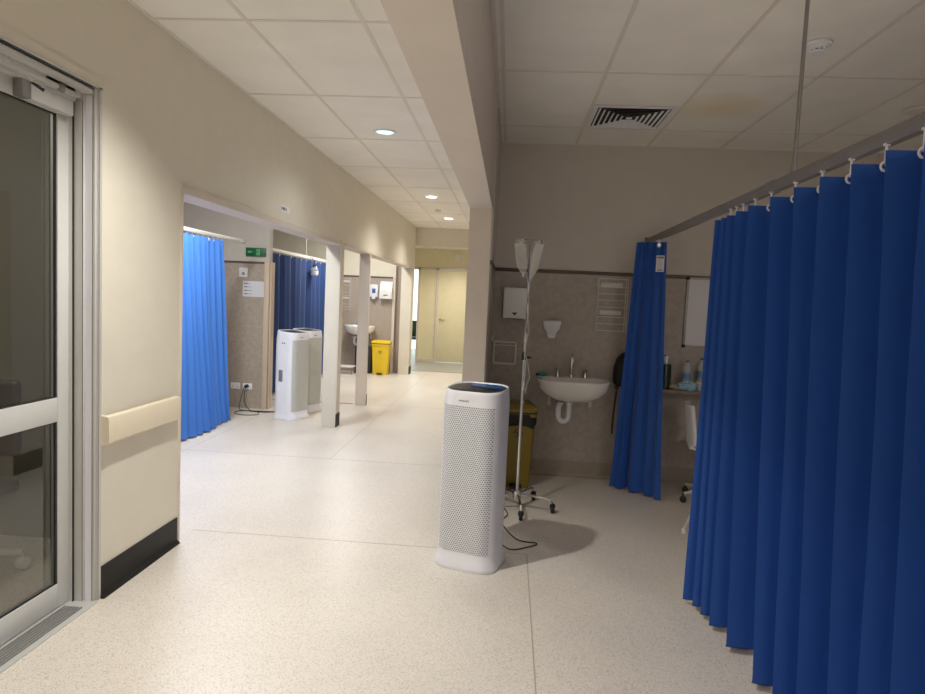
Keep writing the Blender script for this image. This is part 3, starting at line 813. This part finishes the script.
# ------------------------------------------------------------------ drip stand
DS = thing('drip_stand', 'chrome drip stand on five castors beside the white air purifier', 'drip stand', (.125,4.74,0))
m = MB(); m.lathe([(.03,.07),(.035,.1),(.03,.135),(.014,.15)], seg=16); m.build('hub', M['chrome'], DS)
m = MB(); m.tube([(0,0,.12),(0,0,1.15)], .0125, 12); m.build('pole', M['chrome'], DS)
m = MB(); m.tube([(0,0,1.1),(0,0,2.0)], .0075, 10); m.build('inner_pole', M['chrome'], DS)
m = MB(); m.lathe([(.018,1.12),(.02,1.16),(.014,1.18)], seg=12); m.tube([(.015,0,1.14),(.05,-.01,1.14)], .008, 8); m.build('height_knob', M['rub'], DS)
for k in range(5):
    a = R(-84 + 72*k); ex, ey = math.cos(a)*.27, math.sin(a)*.27
    m = MB(); m.tube([(0,0,.11),(ex*.5,ey*.5,.112),(ex*.93,ey*.93,.10),(ex,ey,.07)], .010, 8); lg = m.build('leg', M['chrome'], DS)
    m = MB(); m.lathe([(.014,-.014),(.028,-.012),(.03,0),(.028,.012),(.014,.014)], (ex,ey,.031), 16, axis='x'); m.lathe([(.022,.04),(.02,.065),(.01,.075)], (ex,ey,0), 10); m.build('castor', M['rub'], lg)
m = MB(); m.tube([(-.085,-.02,2.0),(.085,.02,2.0)], .005, 8)
for s in (-1,1):
    m.tube([(s*.085,s*.02,2.0)] + [(s*.085+s*.012*math.sin(a), s*.02, 1.985-.014*math.cos(a)+.0) for a in [PI*j/6 for j in range(6)]], .004, 6)
    m.tube([(s*.06+.012*math.cos(2*PI*j/10), s*.014-.01, 1.985+.012*math.sin(2*PI*j/10)) for j in range(10)], .0035, 6, closed=True)
m.build('hook_bar', M['chrome'], DS)
# bags
def bag(name, label, loc, w, h, lean, matl, crumple, seed):
    rnd = random.Random(seed)
    t = thing(name, label, 'drip bag', loc)
    front = []; back = []
    nx, nz = 8, 14
    for sgn, store in ((-1,front),(1,back)):
        for iz in range(nz+1):
            v = iz/nz; z = -h*v; wd = w*(1 if v < .7 else 1-(v-.7)/.3*.75)
            row = []
            for ix in range(nx+1):
                u = ix/nx; e = math.sin(PI*u)*math.sin(PI*min(v*1.02,1))
                row.append((lean*v + (u-.5)*wd, sgn*(.004+.014*e) + crumple*e*rnd.uniform(-1,1), z))
            store.append(row)
    m = MB(); m.sheet(front); m.sheet(back); m.build('bag_film', matl, t, sharp=80)
    m = MB(); m.box(-w*.5,w*.5,-.004,.004,-.012,.006); m.box(-.008,.008,-.003,.003,0,.03); m.build('hanging_tab', M['tubing'], t)
    m = MB(); m.lathe([(.006,-h-.02),(.01,-h),(.006,-h+.01)], (lean,0,0), 8); m.build('port', M['tubing'], t)
    return t
b1 = bag('drip_bag', 'crumpled clear drip bag on the left hook of the drip stand', (.052,4.715,1.962), .085, .22, .035, M['clear'], .012, 3)
b2 = bag('drip_bag', 'flat whitish drip bag slanting from the right hook of the drip stand', (.190,4.745,1.962), .07, .25, -.05, mat('milky_bag_film',(222,220,214),.3,alpha=.6), .002, 5)
t = thing('infusion_line', 'clear infusion tubing with drip chambers running down beside the drip stand pole', 'tubing', (.125,4.70,-.045))
m = MB(); m.tube(spline([(-.02,0,1.80),(.0,.0,1.70),(.012,0,1.5),(-.008,0,1.3),(.012,0,1.1),(.0,-.01,.98),(-.01,-.006,.9),(.012,-.01,.86)]), .0028, 6); m.tube(spline([(.005,.01,1.78),(-.004,.01,1.6),(.02,0,1.4),(.005,.0,1.25),(.03,0,1.12),(.045,0,1.04),(.03,0,1.0),(.02,0,.92)]), .0028, 6); m.build('tube', M['tubing'], t)
for z in (1.70,1.55,1.33,.98):
    m = MB(); m.lathe([(.004,-.04),(.008,-.032),(.009,.02),(.004,.035)], (.006,-.004,z), 10); m.build('drip_chamber', M['tubing'], t)

# ------------------------------------------------------------------ counter and things on it
t = thing('wall_counter', 'brown laminate counter shelf on the back wall behind the narrow blue curtain', 'counter', (1.68, BW, .86))
m = MB(); m.box(-.72,.75,-.25,0,-.04,0,bev=.004); m.build('worktop', M['counter'], t)
for x in (-.66,.1,.7):
    m = MB(); m.prism([(0,-.04),(-.22,-.04),(-.22,-.06),(-.03,-.3),(0,-.3)], x-.015, x+.015, 'x'); m.build('bracket', M['skirt'], t)
CT = .86
t = thing('backpack', 'black backpack with a dangling strap, sitting on the counter left of the narrow curtain', 'bag', (1.07, BW-.11, CT))
m = MB(); m.loft([[(x,y,z) for x,y,_ in rrect(w,d,.05,n=5)] for z,w,d in [(0,.24,.16),(.02,.28,.18),(.15,.28,.18),(.23,.24,.16),(.28,.16,.12),(.30,.08,.08)]]); m.build('pack_body', M['bag'], t)
m = MB(); m.tube(spline([(-.04,0,.29),(-.02,0,.34),(.02,0,.34),(.04,0,.29)]), .008, 6); m.build('grab_handle', M['bag'], t)
m = MB(); pts = spline([(-.115,-.08,.05),(-.12,-.11,.02),(-.13,-.15,-.0),(-.14,-.16,-.1),(-.15,-.16,-.26),(-.152,-.16,-.40)], 6)
m.sheet([[ (p.x-.009,p.y,p.z) for p in pts],[ (p.x+.009,p.y-.002,p.z) for p in pts]]); m.build('strap', M['bag'], t)
t = thing('water_bottle', 'dark green bottle with a white neck standing on the counter right of the narrow curtain', 'bottle', (1.36, BW-.13, CT))
m = MB(); m.lathe([(.05,0),(.052,.01),(.052,.19),(.045,.21)], seg=20); m.build('bottle_body', M['green_d'], t)
m = MB(); m.lathe([(.016,.21),(.016,.25),(.02,.26),(.02,.28)], seg=14); m.tube([(0,0,.28),(-.03,-.02,.285)], .008, 8, mi=1); m.build('pump', [M['white'], M['purple']], t)
def bottle(loc, label, h=.25, r=.036):
    t = thing('plastic_bottle', label, 'bottle', loc)
    m = MB(); m.lathe([(r*.9,0),(r,.008),(r,h*.3),(r*.94,h*.33),(r,h*.36),(r,h*.68),(r*.8,h*.8),(r*.36,h*.9),(r*.36,h*.94)], seg=20); m.build('bottle_body', M['pet'], t)
    m = MB(); m.lathe([(r*1.01,h*.38),(r*1.01,h*.58)], seg=20); m.build('wrap_label', M['blue_cap'] if False else mat('bottle_label',(90,140,190),.5), t)
    m = MB(); m.lathe([(r*.42,h*.94),(r*.42,h*1.0)], seg=14); m.build('cap', M['blue_cap'], t)
    return t
bottle((1.545,BW-.13,CT), 'clear plastic water bottle with blue label standing on the counter by the whiteboard', .25, .038)
bottle((1.68,BW-.07,CT), 'small bottle with blue cap behind the water bottle at the curtain edge', .27, .03)
def crumple(name, label, loc, r, sz, matl, seed, cat):
    rnd = random.Random(seed); m = MB()
    bmesh.ops.create_icosphere(m.bm, subdivisions=3, radius=r)
    for v in m.bm.verts:
        k = 1+rnd.uniform(-.22,.22); v.co = Vector((v.co.x*k, v.co.y*.7*k, max(0, v.co.z*sz*k + r*sz)))
    return tag(m.build(name, matl, None, loc=loc, sharp=20), label, cat)
crumple('crumpled_wrap', 'crumpled tan paper wrap on the counter between the green bottle and the blue film', (1.45,BW-.17,CT), .055, .35, M['tan'], 2, 'wrapper')
crumple('crumpled_film', 'crumpled pale blue plastic film hanging over the counter edge', (1.53,BW-.22,CT), .078, .5, M['blue_s'], 4, 'wrapper')
t = thing('specimen_cup', 'small clear cup with cream lid beside the blue film on the counter', 'cup', (1.63,BW-.2,CT))
m = MB(); m.lathe([(.024,0),(.03,.06)], seg=16); m.build('cup_body', M['pet'], t)
m = MB(); m.lathe([(.033,.06),(.033,.075)], seg=16); m.build('lid', M['tan'], t)

t = thing('whiteboard', 'whiteboard with thin dark frame on the wall beside the large curtain', 'whiteboard', (1.98,BW,1.52))
m = MB(); m.box(-.44,.44,-.014,0,-.285,.285); m.build('writing_surface', M['wb'], t)
m = MB()
for a in [(-.46,-.44,-.3,.3),(.44,.46,-.3,.3)]: m.box(a[0],a[1],-.022,0,a[2],a[3],bev=.002)
m.box(-.46,.46,-.022,0,.285,.302); m.box(-.46,.46,-.022,0,-.302,-.285); m.build('frame', M['alu_d'], t)
for x,z in ((-.45,-.295),(-.45,.295),(.45,.295),(.45,-.295)):
    m = MB(); m.box(x-.014,x+.014,-.026,0,z-.014,z+.014,bev=.004); m.build('corner_cap', M['rub'], t)

# white chair behind the curtain
t = thing('visitor_chair', 'white moulded chair on castors glimpsed between the two blue curtains', 'chair', (1.70,5.25,0), R(80))
m = MB(); rows = []
for iz in range(9):
    v = iz/8; rows.append([((u-.5)*.44*(1-.25*v*v), .21+.04*v-.06*math.cos((u-.5)*PI)*-1*0+ .05*(abs(u-.5)*2)**2*-1, .45+.34*v) for u in [k/8 for k in range(9)]])
seatrows = [[((u-.5)*.44, -.22+.43*v, .46-.02*math.sin(PI*v)) for u in [k/8 for k in range(9)]] for v in [k/6 for k in range(7)]]
m.sheet(seatrows + rows[1:]); o = m.build('seat_shell', M['white'], t, sharp=70)
sm = o.modifiers.new('s','SOLIDIFY'); sm.thickness = .014
m = MB(); m.lathe([(.03,.09),(.035,.13),(.022,.16),(.02,.44)], seg=12); m.build('column', M['chrome'], t)
for k in range(5):
    a = R(118+72*k); ex, ey = math.cos(a)*.25, math.sin(a)*.25
    m = MB(); m.tube([(0,0,.11),(ex,ey,.075)], [.018,.011], 8); lg = m.build('leg', M['alu_p'], t)
    m = MB(); m.lathe([(.014,-.014),(.026,-.012),(.027,0),(.026,.012),(.014,.014)], (ex,ey,.028), 14, axis='x'); m.tube([(ex,ey,.03),(ex,ey,.08)], .008); m.build('castor', M['rub'], lg)
# walking frame leg seen at curtain edge
t = thing('walking_frame', 'thin pale metal frame with splayed legs just showing past the edge of the large curtain', 'walking frame', (1.62,4.25,0))
for sx, sy in ((-1,-1),(1,-1),(-1,1),(1,1)):
    m = MB(); m.tube(spline([(sx*.22,sy*.18,.62),(sx*.24,sy*.19,.4),(sx*.29,sy*.2,.18),(sx*.34,sy*.21,.02)]), .008, 8); m.lathe([(.013,.0),(.011,.03)], (sx*.34,sy*.21,0), 10, mi=1); m.build('leg', [M['alu_p'], M['white']], t)
m = MB(); m.tube([(-.22,-.18,.62),(-.22,.18,.62),(.22,.18,.62),(.22,-.18,.62)], .009, 8, closed=True); m.build('top_rail', M['alu_p'], t)

# ------------------------------------------------------------------ left bays
tr2 = thing('curtain_track', 'white ceiling curtain track above the bright blue curtain in the first left bay', 'curtain track', (-3.2, 7.52, 2.085))
m = MB(); m.box(-.014,.014,-3.78,0,0,.04,bev=.002); m.build('rail', M['alu_p'], tr2)
m = MB(); m.box(-.017,.017,-.004,.012,-.004,.044); m.build('end_stop', M['alu_d'], tr2)
for yy in (-2.4,):
    m = MB(); m.tube([(0,yy,.04),(0,yy,CE-2.085)], .007, 8); m.build('hanging_rod', M['alu_p'], tr2)
soft_curtain('privacy_curtain', 'bright blue gathered curtain with creases in the first left bay opening', (-3.2,5.5,0),
   [(0,-1.6),(0,0),(0,1.45)], [(.02,-1.6),(.03,0),(.0,1.76)], .02, 2.065, 26, .028, .045, M['cur_b'], sharp=70, wob=.03, ztrack=2.085, seed=11, per=10)
tr3 = thing('curtain_track', 'pale curtain track above the deep blue curtain in the second left bay', 'curtain track', (-3.42, 8.27, 2.10))
m = MB(); m.box(-.014,.014,0,4.3,0,.045,bev=.002); m.build('rail', M['alu_p'], tr3)
m = MB(); m.tube([(0,2.28,.045),(0,2.28,CE-2.10)], .008, 8); m.build('hanging_rod', M['alu_p'], tr3)
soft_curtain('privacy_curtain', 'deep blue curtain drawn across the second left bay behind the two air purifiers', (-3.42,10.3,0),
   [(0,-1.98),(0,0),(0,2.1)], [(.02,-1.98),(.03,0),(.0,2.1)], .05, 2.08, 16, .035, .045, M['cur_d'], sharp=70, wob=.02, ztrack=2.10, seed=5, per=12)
t = thing('hanging_drip_bottle', 'small clear bottle hanging in front of the deep blue curtain', 'bottle', (-3.32,10.72,2.10))
m = MB(); m.lathe([(.06,-.286),(.065,-.28),(.065,-.17),(.05,-.15),(.03,-.12)], seg=14); m.build('bottle_body', M['clear'], t)
m = MB(); m.tube([(0,0,-.13),(0,0,-.03),(-.05,0,.02),(-.1,0,.02)], .007, 6); m.lathe([(.035,-.15),(.035,-.10)], seg=12); m.build('hanger', M['ink'], t)
m = MB(); m.lathe([(.0665,-.26),(.0665,-.20)], seg=14); m.build('wrap_label', M['paper'], t)

# exit sign
t = thing('exit_sign', 'green exit sign with running figure on the wall above the laminate panel', 'sign', (-3.265,8.08,2.02))
m = MB(); m.box(-.13,.13,-.03,0,-.055,.055,bev=.003); m.build('sign_box', M['green'], t)
m = MB(); y0, y1 = -.0325,-.0303
m.box(.01,.055,y0,y1,-.04,.04)        # doorway
m.build('doorway_mark', M['white_e'], t)
m = MB(); y0, y1 = -.034,-.0328
m.lathe([(.007,y0),(.007,y1)], (.03,0,.028), 10, axis='y')
for a,b in [((.028,.018),(.018,-.005)),((.018,-.005),(.034,-.02)),((.034,-.02),(.03,-.036)),((.018,-.005),(.006,-.02)),((.006,-.02),(-.01,-.022)),((.027,.014),(.042,.004)),((.026,.014),(.008,.012))]:
    m.tube([(a[0],y1,a[1]),(b[0],y1,b[1])], .0035, 6)
m.build('running_figure', M['green'], t)
m = MB(); m.prism([(-.105,0),(-.08,.02),(-.08,.008),(-.045,.008),(-.045,-.008),(-.08,-.008),(-.08,-.02)], -.0325, -.0303, 'y'); m.build('arrow', M['white_e'], t)
# light switch
t = thing('light_switch', 'white switch plate on the laminate panel above the paper notice', 'switch', (-3.43,8.08,1.757))
m = MB(); m.box(-.055,.055,-.012,0,-.06,.06,bev=.003); m.build('plate', M['white'], t)
m = MB(); m.box(-.012,.02,-.018,-.011,-.03,.0,bev=.003); m.build('rocker', M['ink_g'], t)
t = thing('paper_notice', 'white paper notice with four short lines pinned on the laminate panel', 'notice', (-3.28,8.08,1.55))
m = MB(); m.box(-.155,.155,-.003,-.0005,-.1,.1); m.build('sheet', M['paper'], t)
m = MB()
for i in range(4): m.box(-.135,-.09,-.0042,-.003,.062-.044*i,.072-.044*i); m.box(-.08,-.06+.01*i,-.0042,-.003,.064-.044*i,.069-.044*i)
m.build('printed_mark', M['ink'], t)
def outlet(loc, label, plugged):
    t = thing('power_outlet', label, 'power outlet', loc, group='power outlets low on the laminate panel')
    m = MB(); m.box(-.062,.062,-.012,0,-.04,.04,bev=.003); m.build('face_plate', M['white'], t)
    m = MB()
    for x in (-.032,.032):
        if plugged and x < 0: continue
        m.box(x-.008,x-.005,-.0135,-.0118,-.012,.002); m.box(x+.005,x+.008,-.0135,-.0118,-.012,.002); m.box(x-.0015,x+.0015,-.0135,-.0118,-.024,-.014)
    m.build('socket_slot', M['ink'], t)
    return t
outlet((-3.505,8.08,.287), 'white double power outlet nearest the bright blue curtain, nothing plugged in', False)
outlet((-3.345,8.08,.287), 'white double power outlet with a black plug, beside the beige post', True)
t = thing('power_cable', 'black plug and cable looping from the outlet to the white air purifiers', 'cord', (-3.345,8.04,.292))
m = MB(); m.lathe([(.02,-.03),(.024,-.0),(.024,.026)], (0,0,0), 12, axis='y'); m.build('plug', M['rub'], t)
m = MB()
m.tube(spline([(0,-.03,-.01),(.0,-.06,-.1),(.02,-.09,-.2),(.10,-.12,-.284),(.25,-.22,-.286),(.30,-.38,-.286),(.15,-.45,-.286),(.0,-.35,-.286),(.02,-.2,-.285),(.3,-.15,-.285),(.53,-.18,-.27),(.62,-.2,-.23)]), .005, 6)
m.tube(spline([(-.02,-.03,-.01),(-.04,-.05,-.12),(-.05,-.08,-.22),(-.03,-.12,-.284),(.1,-.18,-.285),(.35,-.2,-.285),(.5,-.05,-.285),(.7,.12,-.26)]), .005, 6)
m.build('cable', M['rub'], t)
# header label
t = thing('bay_label', 'small white label stuck on the cream header above the first bay opening', 'label', (XW,5.39,2.232))
m = MB(); m.box(0,.002,-.11,.11,-.03,.03); m.build('plate', M['white'], t)
m = MB()
for a,b in [(-.09,-.082),(-.07,-.062),(-.05,-.02),(-.01,.0),(.02,.03)]: m.box(.002,.003,a,b,-.012,.014)
m.build('printed_mark', M['ink'], t)

# wash bay at the end of the left side
WY = 12.70
basin((-2.92,WY,.93), 'white wall sink in the brightly lit bay at the end of the left side', w=.62)
clin_bin((-2.46,12.40,0), R(3), 'bright yellow pedal bin with hazard mark standing by the far left sink', M['yellow'], w=.34, d=.34, h=.66)
t = thing('towel_dispenser', 'white sloping paper towel dispenser above the bright yellow bin', 'dispenser', (-2.45,WY,1.65))
m = MB(); m.prism([(0,-.17),(-.14,-.17),(-.15,0.0),(-.06,.17),(0,.17)], -.12, .12, 'x'); m.build('cabinet', M['white_m'], t)
m = MB(); m.box(-.04,.04,-.1525,-.146,-.11,-.09); m.build('badge', M['ink_g'], t)
t = thing('soap_dispenser', 'white soap dispenser with dark blue window above the far left sink', 'dispenser', (-2.70,WY,1.62))
m = MB(); m.box(-.085,.085,-.10,0,-.12,.13,bev=.02,seg=3); m.build('housing', M['white'], t)
m = MB(); m.box(-.03,.04,-.104,-.098,-.04,.05,bev=.002); m.build('window', M['blue_cap'], t)
m = MB(); m.box(-.035,.035,-.11,-.05,-.16,-.115,bev=.01); m.build('push_bar', M['white'], t)
t = thing('soap_dispenser', 'narrow white hand rub dispenser left of the blue-windowed soap dispenser', 'dispenser', (-2.855,WY,1.57))
m = MB(); m.box(-.04,.04,-.08,0,-.12,.14,bev=.012); m.build('housing', M['white'], t)
m = MB(); m.box(-.02,.02,-.085,-.04,-.16,-.118,bev=.008); m.build('nozzle', M['ink'], t)
wire_rack((-3.32,WY,1.53), 'white wire glove-box rack seen through the narrow gap between the left pillars', w=.28, h=.62)
t = thing('storage_box', 'dark storage box standing under the far left sink', 'box', (-2.82,12.50,0))
m = MB(); m.box(-.16,.16,-.12,.12,0,.50,bev=.01); m.build('box_body', M['blackm'], t)
m = MB(); m.box(-.165,.165,-.125,.125,.48,.525,bev=.006); m.build('lid', M['ink'], t)
t = thing('step_stool', 'low pale foot stool on the floor seen between the first two left pillars', 'stool', (-3.10,12.2,0))
m = MB(); m.box(-.16,.16,-.12,.12,.13,.16,bev=.01); m.build('step', M['white'], t)
for sx in (-1,1):
    for sy in (-1,1):
        m = MB(); m.tube([(sx*.12,sy*.08,.13),(sx*.14,sy*.1,0)], .009, 8); m.build('leg', M['alu_d'], t)

# things in the daylit room: bicycle-like wheel of a wheelchair, cabinet
t = thing('wheelchair', 'wheelchair glimpsed in the bright doorway at the end of the corridor', 'wheelchair', (-2.55,16.6,0))
n = 28
for x in (-.28,.28):
    m = MB(); m.tube([(x, .3*math.cos(2*PI*k/n), .3+.3*math.sin(2*PI*k/n)-.0) for k in range(n)], .014, 6, closed=True)
    for k in range(0,n,4): m.tube([(x,0,.3),(x,.3*math.cos(2*PI*k/n),.3+.3*math.sin(2*PI*k/n))], .003, 4)
    w_ = m.build('wheel', M['blackm'], t); w_.location.z = .014
m = MB(); m.box(-.24,.24,-.24,.22,.44,.50,bev=.02); m.build('seat', M['green_d'], t)
m = MB(); m.box(-.24,.24,.2,.24,.5,.92,bev=.01); m.build('backrest', M['green_d'], t)
m = MB()
for x in (-.25,.25):
    m.tube([(x,-.3,.12),(x,-.24,.47),(x,.22,.47),(x,.24,.98),(x,.36,1.0)], .012, 8); m.tube([(x,-.2,.47),(x,-.2,.68),(x,.22,.68)], .01, 8)
    m.tube([(x,0,.314),(x,0,.47)], .012, 8)
m.build('frame', M['chrome'], t)
for x in (-.25,.25):
    m = MB(); m.lathe([(.03,-.014),(.06,-.012),(.06,.012),(.03,.014)], (x,-.32,.06), 14, axis='x'); m.tube([(x,-.32,.06),(x,-.3,.14)], .01, 6); m.build('castor', M['rub'], t)

# ------------------------------------------------------------------ lights
def spot(x, y, z, e, ang=150, blend=.6, col=(1,.93,.82), r=.06, tx=None):
    d = bpy.data.lights.new('downlight_lamp', 'SPOT'); d.energy = e; d.spot_size = R(ang); d.spot_blend = blend
    d.color = col; d.shadow_soft_size = r
    o = bpy.data.objects.new('downlight_lamp', d); COL.objects.link(o); o.location = (x,y,z); return o
def area(x, y, z, sx, sy, e, col=(1,1,1), rot=(0,0,0), name='area_lamp'):
    d = bpy.data.lights.new(name, 'AREA'); d.shape = 'RECTANGLE'; d.size = sx; d.size_y = sy; d.energy = e; d.color = col
    o = bpy.data.objects.new(name, d); COL.objects.link(o); o.location = (x,y,z); o.rotation_euler = rot; return o
WARM = (1,.90,.76)
NEUT = (1,.955,.89)
spot(-1.14, 2.72, CE-.03, 180, 120, 1.0, NEUT, .05)
spot(-1.14, -.3, CE-.03, 215, 128, 1.0, NEUT, .08)
spot(-1.127, 5.49, CE-.03, 25, 150, .8, (.97,1,.96), .07)
spot(-1.15, 8.9, CE-.03, 85, 140, .9, (1,.93,.82), .07)
spot(-1.134, 11.24, CE-.03, 95, 140, .9, (1,.93,.82), .07)
spot(-1.3, 14.1, 2.66, 150, 155, .9, (1,.92,.78), .1)
area(-2.75, 5.3, CE-.04, .3, 1.2, 75, (.95,.97,1))                 # first left bay light
area(-2.7, 11.0, CE-.04, .3, 1.2, 48, (1,.97,.92))                 # wash bay light
area(-2.6, 17.4, 2.65, 1.0, 1.0, 60, (.88,.98,1))                  # daylit room
area(-3.2, 2.2, CE-.05, .8, .8, 11, (1,.97,.88))                   # side room, dim
area(2.4, -2.0, CE-.05, 1.2, 1.2, 56, (.96,.93,1))                 # added fill lamp, unseen, brightens the right-hand room from behind

W = bpy.data.worlds.new('world'); SC.world = W; W.use_nodes = True
W.node_tree.nodes['Background'].inputs['Color'].default_value = (1,.95,.9,1)
W.node_tree.nodes['Background'].inputs['Strength'].default_value = .02

# ------------------------------------------------------------------ camera
f_px, yaw, pitch, roll = 643.15, .0703, .0747, .0459
cd = bpy.data.cameras.new('camera'); cam = bpy.data.objects.new('camera', cd); COL.objects.link(cam)
cd.sensor_fit = 'HORIZONTAL'; cd.sensor_width = 36; cd.lens = f_px*36/925
cy, sy = math.cos(yaw), math.sin(yaw)
fwd = Vector((-sy,cy,0)); right = Vector((cy,sy,0)); up = Vector((0,0,1))
cp, sp_ = math.cos(pitch), math.sin(pitch)
fwd2 = fwd*cp - up*sp_; up2 = up*cp + fwd*sp_
cr, sr = math.cos(roll), math.sin(roll)
r3 = right*cr + up2*sr; u3 = up2*cr - right*sr
mt = Matrix((r3, u3, -fwd2)).transposed().to_4x4(); mt.translation = (0,0,H)
cam.matrix_world = mt; cd.clip_start = .05
SC.camera = cam
SC.view_settings.view_transform = 'Standard'
SC.view_settings.exposure = .1
SC.view_settings.gamma = 1.15
